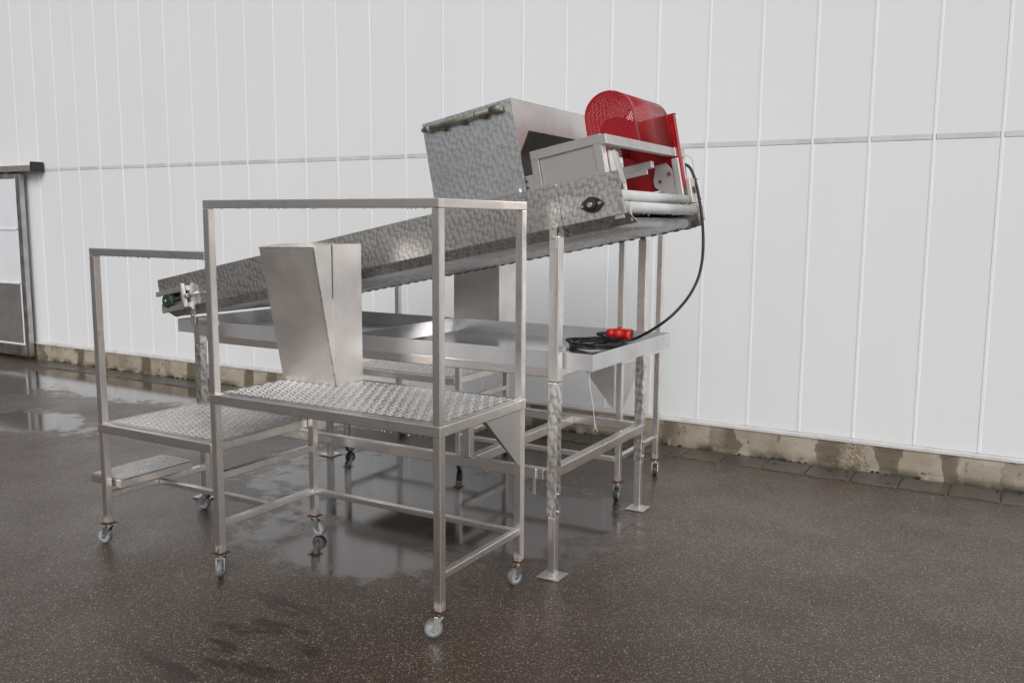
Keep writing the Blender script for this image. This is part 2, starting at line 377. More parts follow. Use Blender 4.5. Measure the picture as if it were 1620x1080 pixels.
def thing(name, label, cat, loc=(0, 0, 0), group=None):
    o = bpy.data.objects.new(name, None); COL.objects.link(o); o.location = loc; o.empty_display_size = .1
    return tag(o, label, cat, group)
def tag(o, label, cat, group=None):
    o['label'] = label; o['category'] = cat
    if group: o['group'] = group
    return o
def axmat(p0, p1):
    d = [abs(a - b) for a, b in zip(p0, p1)]; return ('sx', 'sy', 'sz')[d.index(max(d))]
def bar(name, p0, p1, wd, ht, parent, mat=None, up=(0, 0, 1), bev=.0035):
    return MB().bar(p0, p1, wd, ht, up, bev).build(name, mat or axmat(p0, p1), parent)

# ------------------------------------------------------------------ ground
g = MB(); t = g.bm
v = [t.verts.new(p) for p in ((-150, -150, 0), (150, -150, 0), (150, 150, 0), (-150, 150, 0))]; t.faces.new(v)
yard = g.build('yard_ground', 'asphalt'); yard['kind'] = 'structure'
# strip of concrete pavers along the foot of the wall
strip = bpy.data.objects.new('paving_strip', None); COL.objects.link(strip); strip['kind'] = 'structure'; strip.location = (0, 6.31, 0)
i = 0; x = -10.15
while x < 3.4:
    dz = random.uniform(-.002, .003)
    MB().box(x + .004, x + .2915, 6.185 + random.uniform(-.006, .006), 6.455, -.05, .008 + dz, .006).build('paver', 'paver', strip)
    x += .2955

# ------------------------------------------------------------------ white clad wall
wall = thing('warehouse_wall', 'long white clad warehouse wall with vertical seams on a stained concrete plinth', 'wall', (-4, WY + .12, 0))
ZP, ZR, ZT = .2205, 2.2586, 6.4
SX = [-10.608, -10.216, -9.835, -9.465, -9.086, -8.707, -8.338, -7.963, -7.581, -7.198, -6.809, -6.429, -6.047, -5.656, -5.269, -4.877, -4.483, -4.089, -3.703, -3.314, -2.929, -2.549, -2.159, -1.78, -1.407, -1.038, -.645, -.255]
SX = [SX[0] - .384 * k for k in range(9, 0, -1)] + SX + [SX[-1] + .386 * k for k in range(1, 13)]
for a, b in zip(SX[:-1], SX[1:]):
    j = random.uniform(0, .0015)
    MB().box(a + .0015, b - .0015, WY - j, WY + .10, ZP, ZR - .017, .0015, seg=1).build('wall_panel', 'wall', wall)
    MB().box(a + .0015, b - .0015, WY - j - .0005, WY + .10, ZR + .017, ZT, .0015, seg=1).build('wall_panel', 'wall', wall)
    MB().box(a + .012, b - .012, WY - .004, WY + .09, ZR - .0165, ZR + .0165, .002, seg=1).build('trim_strip', 'trim', wall)
for a in SX:
    MB().box(a - .010, a + .010, WY - .0040, WY + .02, ZP + .002, ZT, .0025).build('cover_strip', 'strip', wall)
MB().box(SX[0], SX[-1], WY + .102, WY + .26, 0, ZT).build('wall_core', 'white', wall)
MB().prism([(SX[0], WY - .022, ZP - .030), (SX[0], WY - .022, ZP - .012), (SX[0], WY - .002, ZP - .001), (SX[0], WY + .1, ZP - .001), (SX[0], WY + .1, ZP - .030)], (SX[-1] - SX[0], 0, 0)).build('base_flashing', 'trim', wall)
# the plinth carries a worn spot of exposed aggregate
pl = MB(); nseg = 260; t = pl.bm; rows = []
for zz in (-.05, .0, .03, .09, .15, ZP - .031):
    row = []
    for k in range(nseg + 1):
        xx = SX[0] + (SX[-1] - SX[0]) * k / nseg
        row.append(t.verts.new((xx, WY - .012 + random.uniform(-.0035, .0035) - (.014 * random.random() if zz <= 0 else 0), zz)))
    rows.append(row)
for A, B in zip(rows[:-1], rows[1:]):
    for k in range(nseg): t.faces.new((A[k], A[k + 1], B[k + 1], B[k]))
bmesh.ops.recalc_face_normals(t, faces=list(t.faces))
MB_back = pl.box(SX[0], SX[-1], WY + .02, WY + .1, -.05, ZP - .031)
plinth = pl.build('concrete_plinth', 'plinth', wall)
gp = MB(); random.seed(3)
for k in range(260):
    gx = random.gauss(-1.03, .042); gz = random.uniform(.012, ZP - .038)
    gp.ball((gx, WY - .010, gz), random.uniform(.005, .009), random.uniform(.6, 1.1))
gp.build('exposed_aggregate', 'gravel', wall, kind='stuff')
mo = MB()
for k in range(420):
    gx = random.uniform(-10, 1.5); cl = math.sin(gx * 3.1) + math.sin(gx * 7.7 + 1) + random.uniform(-1.5, 1.2)
    if cl < .3: continue
    mo.ball((gx, WY - random.uniform(.02, .05), .008), random.uniform(.006, .017), random.uniform(.4, .9))
M['moss'] = plain('moss_and_dirt', (.035, .034, .016), .9, 0., .5, 40)
mo.build('moss_tufts', 'moss', wall, kind='stuff')

lf = MB(); random.seed(21)
for k in range(46):
    gx = random.uniform(-9.5, 1.2); gy = 6.44 - abs(random.gauss(0, .12)); an = random.uniform(0, 6.3); q = random.uniform(.008, .022)
    ux, uy = math.cos(an) * q, math.sin(an) * q
    lf.prism([(gx - ux, gy - uy, .012), (gx + uy * .45, gy - ux * .45, .016), (gx + ux, gy + uy, .013), (gx - uy * .45, gy + ux * .45, .011)], (0, 0, .0015))
M['leaf'] = plain('wet_leaf', (.085, .045, .022), .5, 0., .6, 60)
litter = lf.build('leaf_litter', 'leaf', None, kind='stuff'); tag(litter, 'small wet brown leaves and grit scattered along the foot of the wall', 'leaves')

# ------------------------------------------------------------------ sliding door
DY0, DY1 = 6.385, 6.445
door = thing('sliding_door', 'white sliding door with grey lower panel in an aluminium frame', 'door', (-11.3, 6.42, 0))
DL, DR = -12.9, -10.405
for (x0, x1, z0, z1) in ((DR - .085, DR, .05, 2.215), (DL, DL + .085, .05, 2.215)):
    MB().box(x0, x1, DY0, DY1, z0, z1, .005).build('frame_stile', 'alu', door)
MB().box(DL + .086, DR - .086, DY0, DY1, .05, .175, .005).build('bottom_rail', 'alu', door)
MB().box(DL + .086, DR - .086, DY0, DY1, 2.165, 2.215, .005).build('top_rail', 'alu', door)
MB().box(DL + .086, DR - .086, DY0 + .014, DY1 - .01, .915, 2.164).build('white_panel', 'doorwhite', door)
MB().box(DL + .086, DR - .086, DY0 + .012, DY1 - .01, .205, .913).build('grey_panel', 'doorgrey', door)
for z in (.925, 1.567, .190):
    MB().box(DL + .086, DR - .086, DY0 + .002, DY1 - .02, z - .011, z + .011, .003).build('moulding', 'doorwhite', door)
MB().box(DR - .115, DR - .087, DY0 + .002, DY1 - .02, .201, 2.160, .003).build('moulding', 'doorwhite', door)
tr = MB().box(-13.6, -10.13, 6.36, 6.505, 2.236, 2.306, .006).build('door_track', 'track', door)
MB().box(-10.128, -10.085, 6.35, 6.50, 2.235, 2.345, .008).build('end_stop', 'cast', tr)
for x in (-10.7, -12.4): MB().box(x - .03, x + .03, 6.40, 6.43, 2.2, 2.24, .003).build('hanger', 'zinc', door)

# ------------------------------------------------------------------ casters
def caster(parent, x, y, ztop, ang, tyre='tyre'):
    """swivel caster: top plate, fork and wheel; ang = direction the wheel trails to"""
    r = .039; dx, dy = math.cos(ang) * .026, math.sin(ang) * .026; cx, cy = x + dx, y + dy; ax = V(-math.sin(ang), math.cos(ang), 0)
    f = MB()
    f.cyl((x, y, ztop - .004), (x, y, ztop - .022), .021, 16)
    for sgn in (-1, 1):
        o = ax * (.0175 * sgn)
        p = [V(x, y, ztop - .020) - V(dx, dy, 0) * .55, V(x, y, ztop - .020) + V(dx, dy, 0) * .85, V(cx, cy, r - .010) + V(dx, dy, 0) * .3, V(cx, cy, r - .010) - V(dx, dy, 0) * .3]
        f.prism([q + o for q in p], ax * .003 * sgn)
    f.prism([V(x, y, ztop - .024) + ax * .019 - V(dx, dy, 0) * .6, V(x, y, ztop - .024) - ax * .019 - V(dx, dy, 0) * .6, V(x, y, ztop - .024) - ax * .019 + V(dx, dy, 0) * .9, V(x, y, ztop - .024) + ax * .019 + V(dx, dy, 0) * .9], (0, 0, .005))
    c = f.build('caster', 'zinc', parent)
    h = .0135
    MB().lathe((cx, cy, r), ax, [(-h, r * .74), (-h, r * .93), (-h * .6, r), (h * .6, r), (h, r * .93), (h, r * .74)]).build('tyre', tyre, c, smooth=False)
    MB().lathe((cx, cy, r), ax, [(-h * .75, .006), (-h * .55, r * .5), (-h * .95, r * .62), (-h * .95, r * .735), (h * .95, r * .735), (h * .95, r * .62), (h * .55, r * .5), (h * .75, .006)]).build('hub', 'hub', c)
    MB().cyl(V(cx, cy, r) - ax * .023, V(cx, cy, r) + ax * .023, .0055, 8).build('axle_bolt', 'zinc', c)
    MB().box(x - .032, x + .032, y - .032, y + .032, ztop - .004, ztop, .0015).build('mounting_plate', 'rusty', c)

def tread(parent, x0, x1, y0, y1, z, name='deck_plate'):
    d = MB().box(x0, x1, y0, y1, z - .004, z).build(name, 'tread', parent)
    b = MB(); t = b.bm; px, py = .048, .0415; j = 0
    def lozenge(x, y, ux, uy, L, Wd, hz):
        vv = [t.verts.new((x + ux * a_ * L - uy * c_ * Wd, y + uy * a_ * L + ux * c_ * Wd, z - .0003)) for a_, c_ in ((-1, 0), (-.5, -1), (.5, -1), (1, 0), (.5, 1), (-.5, 1))]
        tt = [t.verts.new((x + ux * a_ * L * .6, y + uy * a_ * L * .6, z + hz)) for a_ in (-1, 1)]
        for q in ((vv[0], vv[1], tt[0]), (vv[1], vv[2], tt[1], tt[0]), (vv[2], vv[3], tt[1]), (vv[3], vv[4], tt[1]), (vv[4], vv[5], tt[0], tt[1]), (vv[5], vv[0], tt[0])): t.faces.new(q)
    ny = int((y1 - y0 - .014) / py); nx = int((x1 - x0 - .010) / px); ox = (x1 - x0 - nx * px) / 2; oy = (y1 - y0 - ny * py) / 2
    for j in range(ny):
        for i in range(nx):
            x = x0 + ox + (i + .5) * px + (.010 if j % 2 else -.010); y = y0 + oy + (j + .25) * py
            if x - .0195 > x0 and x + .0195 < x1: lozenge(x, y, 1, 0, .0190, .0056, .0026)
            for k in (-1, 0, 1):
                xx = x + k * .0125 + .004
                if x0 + .006 < xx < x1 - .006: lozenge(xx, y + py * .5, 0, 1, .0085, .0034, .0022)
    bmesh.ops.recalc_face_normals(t, faces=list(t.faces))
    b.build('tread_bumps', 'tread_bump', d, kind='stuff')
    return d

def drops(parent, lines, n, seed=1, rmin=.0018, rmax=.0034):
    rr = random.Random(seed); b = MB()
    tot = sum((V(q) - V(p)).length for p, q in lines)
    for p, q in lines:
        p, q = V(p), V(q)
        for _ in range(max(1, int(n * (q - p).length / tot))):
            b.ball(p.lerp(q, rr.random()), rr.uniform(rmin, rmax), rr.uniform(1, 1.5))
    return b.build('water_drops', 'water', parent, kind='stuff')

# ------------------------------------------------------------------ work platforms
TUBE = .037
def platform(label, xl, xm, xr, yo, yi, zc=.112, zlow=.645, zup=.888, rail_low=1.552, rail_up=1.787, angs=(), tyres='tyre', step=True, seed=1):
    """yo = outer (railed) side, yi = side towards the conveyor; frame centre lines"""
    s = 1 if yi > yo else -1
    T = thing('work_platform', label, 'work platform', ((xl + xr) / 2, (yo + yi) / 2, 0), 'stainless work platforms beside the conveyor')
    h = TUBE / 2; fr = .046
    P = lambda nm, x, y, z0, z1: bar(nm, (x, y, z0), (x, y, z1), TUBE, TUBE, T, 'post', up=(0, 1, 0), bev=.003)
    # posts: outer left, outer middle, outer right carry the hand rail
    P('post', xl, yo, zc, rail_low - TUBE - .001); P('post', xm, yo, zc, rail_up - TUBE - .001); P('post', xr, yo, zc, rail_up - TUBE - .001)
    P('post', xl, yi, zc, zlow - fr - .001); P('post', xm, yi, zc, zup - fr - .001); P('post', xr, yi, zc, rail_up - TUBE - .001)
    # hand rails
    bar('hand_rail', (xl - h, yo, rail_low - h), (xm - h - .001, yo, rail_low - h), TUBE, TUBE, T)
    bar('hand_rail', (xm - h, yo, rail_up - h), (xr + h, yo, rail_up - h), TUBE, TUBE, T)
    bar('hand_rail', (xr, yo + s * (h + .001), rail_up - h), (xr, yi + s * h, rail_up - h), TUBE, TUBE, T)
    e = .0025
    for (a, b_, z, nm) in ((xl, xm, zlow, 'lower'), (xm, xr, zup, 'upper')):
        xa, xb = (a - h - e, b_ - h - .001) if nm == 'lower' else (a - h - e, b_ + h + e)
        for yy in (yo - s * e, yi + s * e):
            bar('deck_frame', (xa, yy, z - fr / 2), (xb, yy, z - fr / 2), TUBE, fr, T)
        for xx, hh in ((a, 0), (b_ if nm == 'upper' else b_ - TUBE - .002, 0)):
            bar('deck_frame', (xx, min(yo, yi) + h + .002, z - fr / 2), (xx, max(yo, yi) - h - .002, z - fr / 2), TUBE + 2 * e - .0006, fr - .0012, T)
        bar('deck_stiffener', ((a + b_) / 2, min(yo, yi) + h + .003, z - .030), ((a + b_) / 2, max(yo, yi) - h - .003, z - .030), .03, .03, T)
        tread(T, a + (h - .006 if nm == 'upper' else h - .012), b_ - h - (.004 if nm == 'lower' else -.014 - .0), min(yo, yi) + .009, max(yo, yi) - .009 + (0), z + .0035)
    # lower braces
    zb = .25; q = .030
    bar('brace', (xr, min(yo, yi) + h, zb + .01), (xr, max(yo, yi) - h, zb + .01), q, q, T)
    bar('brace', (xm + h, yi, zb - .003), (xr - h, yi, zb - .003), q, q, T)
    bar('brace', (xm, min(yo, yi) + h, zb), (xm, max(yo, yi) - h, zb), TUBE * .9, TUBE * .9, T)
    bar('brace', (xm, min(yo, yi) + h, .488), (xm, max(yo, yi) - h, .488), TUBE * .9, TUBE, T)
    bar('brace', (xl, min(yo, yi) + h, zb + .010), (xl, max(yo, yi) - h, zb + .010), TUBE * .9, TUBE * .9, T)
    ym = (yo + yi) / 2
    bar('brace', (xl + .019, ym, zb + .008), (xm - .019, ym, zb + .008), q * .95, q * .95, T)
    if step:
        ya, yb = min(yo, yi) + .03, max(yo, yi) - .165
        st_ = MB().box(xl - .175, xl + .082, ya, yb, .300, .343, .003).build('step', 'sy', T)
        tread(T, xl - .171, xl + .078, ya + .004, yb - .004, .3475, 'step_tread')
        bar('step_bracket', (xl, ya + .1, .284), (xl, ya + .2, .284), .036, .03, T)
    # corner gusset under the upper deck: a plate with a folded edge
    zt = zup - fr - .002; hg = .26
    y1 = yi - s * (h + .001); y0 = y1 - s * .30
    MB().prism([(xr + h - .004, y0, zt), (xr + h - .004, y1, zt), (xr + h - .004, y1, zt - hg), (xr + h - .004, y1 - s * .012, zt - hg)], (-.003, 0, 0)).build('gusset', 'dull', T)
    MB().prism([(xr + h - .0075, y0, zt), (xr + h - .0075, y1 - s * .012, zt - hg), (xr + h - .013, y1 - s * .010, zt - hg + .004), (xr + h - .034, y0 + s * .004, zt)], (0, s * .003, 0)).build('gusset_fold', 'dull', T)
    for (x, y), a in zip(((xl, yo), (xm, yo), (xr, yo), (xl, yi), (xm, yi), (xr, yi)), angs):
        caster(T, x, y, zc - .001, a, tyres)
    zz = rail_up - TUBE - .002; yf = yo - s * h
    drops(T, [((xm, yf + s * .004, zz), (xr, yf + s * .004, zz)), ((xl, yf + s * .004, rail_low - TUBE - .002), (xm, yf + s * .004, rail_low - TUBE - .002)), ((xr + h - .003, yo, zz), (xr + h - .003, yi, zz)),
              ((xm, yf, zup - fr - .003), (xr, yf, zup - fr - .003)), ((xl, yf, zlow - fr - .003), (xm, yf, zlow - fr - .003))], 190, seed)
    return T
platform('stainless work platform with two tread decks and a hand rail in front of the conveyor', -4.150, -3.308, -2.030, 2.918, 3.572, angs=(R(200), R(-55), R(215), R(190), R(15), R(250)), seed=2)
PR = platform('stainless work platform half hidden behind the conveyor beside the white wall', -4.326, -3.340, -2.160, 5.665, 5.035, angs=(R(60), R(130), R(-70), R(80), R(110), R(-80)), tyres='tyre_black', step=False, seed=5)
MB().prism([(-2.43, 5.013, .838), (-2.19, 5.013, .838), (-2.19, 5.013, .56)], (0, .003, 0)).build('gusset', 'sheet', PR)

# ------------------------------------------------------------------ waste chutes
def chute(label, x0, x1, yb, yf_bot, yf_top, z0, z1):
    s = 1 if yf_bot > yb else -1; th = .0028
    T = thing('waste_chute', label, 'chute', ((x0 + x1) / 2, (yb + yf_bot) / 2, z0), 'sheet steel chutes on the platforms')
    zt = z1
    MB().prism([(x0 - .002, yf_top, zt - .006), (x1, yf_top, zt), (x1, yf_bot, z0), (x0 + .002, yf_bot, z0)], (0, -s * th, 0)).build('front_sheet', 'sheet', T)
    for xx, nm in ((x1, 'side_sheet'), (x0 + th, 'side_sheet')):
        o = (-th, 0, 0); e = -s * (th + .0005)
        MB().prism([(xx, yf_bot + e, z0), (xx, yf_top + e, zt - .002), (xx, yf_bot + (yf_top - yf_bot) * .05 + e, zt + .010), (xx, yb, zt + .012), (xx, yb, z0)], o).build(nm, 'sheet', T)
    MB().prism([(x0 + th + .001, yb + s * .0005, z0), (x1 - th - .001, yb + s * .0005, z0), (x1 - th - .001, yb + s * .0005, zt + .012), (x0 + th + .001, yb + s * .0005, zt + .012)], (0, s * th, 0)).build('back_sheet', 'sheet', T)
    r_ = .0045
    MB().bar((x0, yf_top - s * .001, zt - .006), (x1 + .001, yf_top - s * .001, zt + .0005), .005, r_, bev=.001).build('rolled_rim', 'zinc', T)  # front lip bar; its light zinc also paints the bright edge line
    MB().bar((x1 + .002, yf_top + s * .001, zt), (x1 + .002, yf_bot + s * .001, z0 + .003), .006, .006, up=(1, 0, 0), bev=.001).build('fold_highlight', 'zinc', T)  # bright bar put in for the highlight along the front fold
    MB().bar((x1 + .001, yf_bot + s * .010, zt - .25), (x1 + .001, yf_bot + s * .010, zt + .0105), .0035, .002, up=(1, 0, 0), bev=.0).build('open_seam', 'dark', T)
    # bead of weld where the wedge meets the straight side
    MB().bar((x1 + .0012, yf_bot + s * .0, z0), (x1 + .0012, yf_bot + s * .003, zt + .009), .003, .0035, up=(1, 0, 0), bev=.001).build('seam_weld', 'dull', T)
    return T
chute('tall folded sheet steel chute standing on the upper deck of the front platform', -3.288, -2.942, 3.552, 3.345, 3.205, .8935, 1.572)
chute('sheet steel chute on the rear platform, half hidden behind the conveyor', -3.40, -3.045, 5.07, 5.29, 5.42, .8935, 1.572)

# ------------------------------------------------------------------ inspection conveyor
TH = math.atan(.1972); CT, ST = math.cos(TH), math.sin(TH)
def L(a, y, c): return V(-4.667 + a * CT - c * ST, y, 1.325 + a * ST + c * CT)
UPC = L(0, 0, 1) - L(0, 0, 0); ALA = L(1, 0, 0) - L(0, 0, 0)
CV = thing('inspection_conveyor', 'long sloping stainless roller conveyor with red drive guard standing between two platforms', 'conveyor', (-3.15, 4.31, 0))
YF, YB = 3.70, 4.93
def lbox(a0, a1, y0, y1, c0, c1, bev=0., mb=None):
    mb = mb or MB(); return mb.hexa([L(a0, y0, c0), L(a1, y0, c0), L(a1, y1, c0), L(a0, y1, c0), L(a0, y0, c1), L(a1, y0, c1), L(a1, y1, c1), L(a0, y1, c1)], bev)
AE = 3.105
for Y, s in ((YF, 1), (YB, -1)):
    # the take-up slot is cut out of the low end of each side sheet
    side = MB().prism([L(0, Y, 0), L(2.797, Y, 0), L(2.797, Y, -.19), L(.29, Y, -.19), L(.25, Y, -.145), L(.25, Y, -.08), L(.0, Y, -.08)], (0, s * .003, 0)).build('trough_side', 'marble', CV)
    lbox(0, .25, Y, Y + s * .003, -.19, -.146).build('side_web', 'marble', side)
    lbox(.01, 2.79, Y + s * .001, Y + s * .022, .0005, .0035).build('top_flange', 'sx', side)
    ae = AE if s > 0 else AE - .070
    end = MB().prism([L(2.800, Y, .001), L(ae, Y, .001), L(ae + .004, Y, -.19), L(2.800, Y, -.19)], (0, s * .003, 0)).build('end_side', 'marble', CV)
    lbox(2.1, 2.605, Y - s * .002, Y + s * .02, .004, .022, .001).build('edge_strip', 'sx', side)
    for a0, a1 in ((.03, 2.797), (2.800, ae + .02)):
        MB().prism([L(a0, Y, -.1905), L(a1, Y, -.1905), L(a1 + (.012 if a1 > 3 else 0), Y + s * .058, -.236), L(a0 + .01, Y + s * .058, -.236)], L(0, s * .003, .002) - L(0, 0, 0)).build('chamfer_lip', 'marble', CV)
    # flange bearing at the drive end
    y_ = Y - s * .001
    bc = L(2.960, y_, -.125); pts = []
    for k in range(32):
        an = 2 * math.pi * k / 32; rr = .036
        px_, pc_ = rr * math.cos(an), rr * math.sin(an)
        if abs(px_) > .012: px_ += math.copysign(.022 * abs(math.cos(an)) ** 2, px_); pc_ *= 1 - .45 * abs(math.cos(an)) ** 3
        pts.append(L(2.960 + px_, y_, -.125 + pc_))
    br = MB().prism(pts, (0, -s * .014, 0), .002).build('flange_bearing', 'cast', CV)
    MB().cyl(bc + V(0, -s * .014, 0), bc + V(0, -s * .026, 0), .026, 20, .023, .002).build('bearing_ring', 'cast', br)
    MB().cyl(bc + V(0, -s * .02, 0), bc + V(0, -s * .036, 0), .0125, 16, bev=.0015).build('shaft_end', 'zinc', br)
    for d in (-.043, .043): MB().cyl(L(2.96 + d, y_ - s * .013, -.125), L(2.96 + d, y_ - s * .022, -.125), .008, 6).build('bolt', 'zinc', br)
    # take-up at the low end
    tk = lbox(-.012, .27, Y - s * .020, Y - s * .001, -.100, -.070, .003).build('take_up_bar', 'dull', CV)
    lbox(.02, .28, Y - s * .020, Y - s * .001, -.205, -.172, .003).build('take_up_bar', 'dull', CV)
    pl_ = lbox(.240, .262, Y - s * .048, Y - s * .0215, -.196, -.056, .003).build('take_up_plate', 'dull', CV)
    lbox(.2625, .345, Y - s * .006, Y - s * .0012, -.19, -.075, .002).build('backing_plate', 'dull', pl_)
    tb = MB().cyl(L(.085, Y - s * .030, -.137), L(.085, Y + s * .02, -.137), .041, 22, bev=.004)
    lbox(.045, .125, Y - s * .012, Y + s * .018, -.168, -.104, .006, tb); lbox(.12, .175, Y - s * .010, Y + s * .012, -.152, -.122, .006, tb)
    tb = tb.build('take_up_bearing', 'green', CV)
    MB().cyl(L(.085, Y - s * .031, -.137), L(.085, Y - s * .044, -.137), .011, 14, bev=.0015).build('shaft_end', 'zinc', tb)
    MB().cyl(L(.16, Y - s * .028, -.137), L(.37, Y - s * .028, -.125), .006, 10).build('adjusting_rod', 'zinc', tb)
    MB().cyl(L(.265, Y - s * .028, -.131), L(.281, Y - s * .028, -.130), .012, 6).build('nut', 'zinc', tb)
# dark inner channel of the take-up and chain guides
for Y, s in ((YF, 1), (YB, -1)):
    lbox(.0, .25, Y + s * .028, Y + s * .032, -.185, -.02).build('inner_channel', 'dark', CV)
    lbox(.3, 3.0, Y + s * .050, Y + s * .056, -.165, -.03).build('chain_guide', 'dark', CV)
# rollers: upper run, lower run and round the head
def roller(a, c):
    e = random.uniform(-.004, .004)
    ye = YB - (.215 if a > 3.04 else .13 if a > 2.9 else .075) + e
    ro = MB().cyl(L(a, YF + .064, c), L(a, ye, c), .0265, 16, bev=.003).build('roller', 'roller', CV)
    if a > 2.9: MB().cyl(L(a, ye - .035, c), L(a, ye + .001, c), .0270, 16).build('rusty_end', 'rusty_end', ro)
    return ro
a = .12
while a < 3.03: roller(a, -.212 + random.uniform(-.0015, .0015)); a += .0625
a = .12
while a < 2.98: roller(a, -.088); a += .0625
roller(3.052, -.098); roller(3.082, -.158)
# tail drum and head shaft
MB().cyl(L(.085, YF + .035, -.137), L(.085, YB - .035, -.137), .022, 16).build('tail_shaft', 'zinc', CV)
MB().cyl(L(2.96, YF + .004, -.125), L(2.96, YB - .004, -.125), .0175, 16).build('head_shaft', 'zinc', CV)
# dark link chain under the far edge
ch = MB(); a = .1
while a < 3.0:
    lbox(a, a + .030, YB - .055, YB - .046, -.243 + (.004 if int(a / .034) % 2 else 0), -.226, 0, ch); a += .034
ch.build('drive_chain', 'rusty', CV, kind='stuff')
# drive-end hardware
lbox(3.055, 3.10, YF + .0035, YF + .034, -.21, -.115, .002).build('end_bracket', 'dull', CV)
lbox(3.118, 3.124, YF + .030, YF + .040, -.228, -.140, .001).build('end_tab', 'dull', CV)
for d in (0., .022): lbox(3.028 + d, 3.038 + d, YB - .030, YB + .012, -.205, -.125, .001).build('slotted_tab', 'dull', CV)
MB().prism([L(2.80, YB - .004, .0), L(AE - .072, YB - .004, -.02), L(AE - .066, YB - .004, -.205), L(2.80, YB - .004, -.205)], (0, -.003, 0)).build('end_liner', 'dull', CV)
# inner guide plates
MB().prism([L(2.72, 3.835, .01), L(2.98, 3.835, .118), L(3.045, 3.835, .112), L(3.062, 3.835, -.035), L(3.03, 3.835, -.07), L(2.72, 3.835, -.07)], (0, .005, 0), .001).build('inner_guide_plate', 'dull', CV)
MB().prism([L(3.045, 3.836, .112), L(3.062, 3.836, -.035), L(3.062, 3.868, -.045), L(3.050, 3.880, .02), L(3.045, 3.868, .10)], ALA * .004).build('inner_guide_flange', 'dull', CV)
MB().prism([L(2.905, 4.635, .03), L(2.930, 4.635, .108), L(2.990, 4.635, .112), L(3.018, 4.635, .07), L(3.022, 4.635, -.10), L(2.985, 4.635, -.065), L(2.910, 4.635, -.005)], (0, .005, 0), .001).build('rear_guide_plate', 'dull', CV)
lbox(3.024, 3.060, 4.630, 4.650, -.105, .125, .002).build('rear_guide_angle', 'dull', CV)
for p_ in ((2.945, .02), (3.0, .05)): MB().cyl(L(p_[0], 4.634, p_[1]), L(p_[0], 4.626, p_[1]), .009, 6).build('bolt', 'rusty', CV)
bk = lbox(3.062, 3.088, 4.690, 4.765, -.118, .012, .003).build('side_bracket', 'dull', CV)
MB().cyl(L(3.0885, 4.730, -.05), L(3.0915, 4.730, -.05), .020, 16).build('rusty_washer', 'rusty', bk)
lbox(2.955, 3.020, 4.846, 4.922, -.125, .0, .003).build('rear_block', 'dull', CV)

# legs with sleeves and foot plates
def leg(x, y, ztop, zsl):
    T = .051
    lg = bar('leg', (x, y, .955), (x, y, ztop), T, T, CV, 'sz', up=(0, 1, 0))
    MB().bar((x, y, zsl), (x, y, .953), T, T, up=(0, 1, 0), bev=.003).build('leg_sleeve', 'marble_leg', lg)
    MB().bar((x, y, .008), (x, y, zsl - .002), T - .011, T - .011, up=(0, 1, 0), bev=.003).build('inner_leg', 'sz', lg)
    MB().box(x - .058, x + .058, y - .058, y + .058, .0015, .0085, .002).build('foot_plate', 'dull', lg)
    for zb in (zsl + .03, zsl + .115): MB().cyl((x + T / 2, y - .01, zb), (x + T / 2 + .010, y - .01, zb), .008, 6).build('bolt', 'zinc', lg)
    return lg
leg(-1.929, 3.727, 1.635, .30); leg(-1.977, 4.915, 1.60, .30); leg(-4.345, 3.735, 1.118, .30); leg(-4.385, 4.915, 1.11, .30)
for x, z, Y, s in ((-1.925, 1.66, YF, 1), (-1.985, 1.65, YB, -1), (-4.345, 1.16, YF, 1), (-4.385, 1.15, YB, -1)):
    tb_ = MB().box(x - .026, x + .010, min(Y - s * .001, Y - s * .007), max(Y - s * .001, Y - s * .007), z - .085, z + .035, .001)
    tb_ = tb_.build('leg_tab', 'dull', CV)
    for zb in (z + .012, z - .032): MB().cyl((x - .008, Y - s * .007, zb), (x - .008, Y - s * .016, zb), .008, 6).build('bolt', 'zinc', tb_)
# lower frame
bar('lower_beam', (-4.314, 3.735, .50), (-1.977, 3.735, .50), .05, .05, CV)
bar('lower_beam', (-4.354, 4.915, .50), (-2.017, 4.915, .50), .05, .05, CV)
bar('cross_beam', (-1.962, 3.767, .50), (-1.968, 4.883, .50), .05, .05, CV)
bar('cross_beam', (-4.362, 3.767, .50), (-4.368, 4.883, .50), .05, .05, CV)
bar('cross_beam', (-2.42, 3.761, .50), (-2.42, 4.889, .50), .05, .05, CV)
bar('stub_post', (-2.42, 3.735, .526), (-2.42, 3.735, .70), .045, .045, CV, up=(0, 1, 0))
bar('cross_beam', (-2.42, 3.40, .725), (-2.42, 4.20, .725), .03, .03, CV)
MB().box(-2.03, -2.016, 3.702, 3.709, .40, .53, .001).build('weld_plate', 'dull', CV)

# tray under the belt: two pans sharing the long rims
ZF, ZRIM = 1.015, 1.090; TX0, TX1, TXM, TY0, TY1 = -4.585, -1.755, -3.165, 3.772, 4.775
tray = MB().box(TX0 + .004, TX1 - .004, TY0 + .004, TY1 - .004, ZF - .003, ZF).build('tray', 'tray', CV)
for (x0, x1, y0, y1) in ((TX0, TX1, TY0, TY0 + .0035), (TX0, TX1, TY1 - .0035, TY1), (TX0, TX0 + .0035, TY0 + .004, TY1 - .004), (TX1 - .0035, TX1, TY0 + .004, TY1 - .004), (TXM - .04, TXM - .037, TY0 + .004, TY1 - .004)):
    MB().box(x0, x1, y0, y1, ZF - .004, ZRIM, .001, seg=1).build('rim', 'galv', tray)
MB().prism([(TXM - .036, TY0 + .005, ZRIM), (TXM - .030, TY0 + .005, ZRIM), (TXM + .02, TY0 + .005, ZF + .0005), (TXM - .036, TY0 + .005, ZF + .0005)], (0, TY1 - TY0 - .01, 0)).build('divider', 'tray', tray)
bar('tray_beam', (-4.314, 3.79, .987), (-1.93, 3.79, .987), .04, .048, CV)
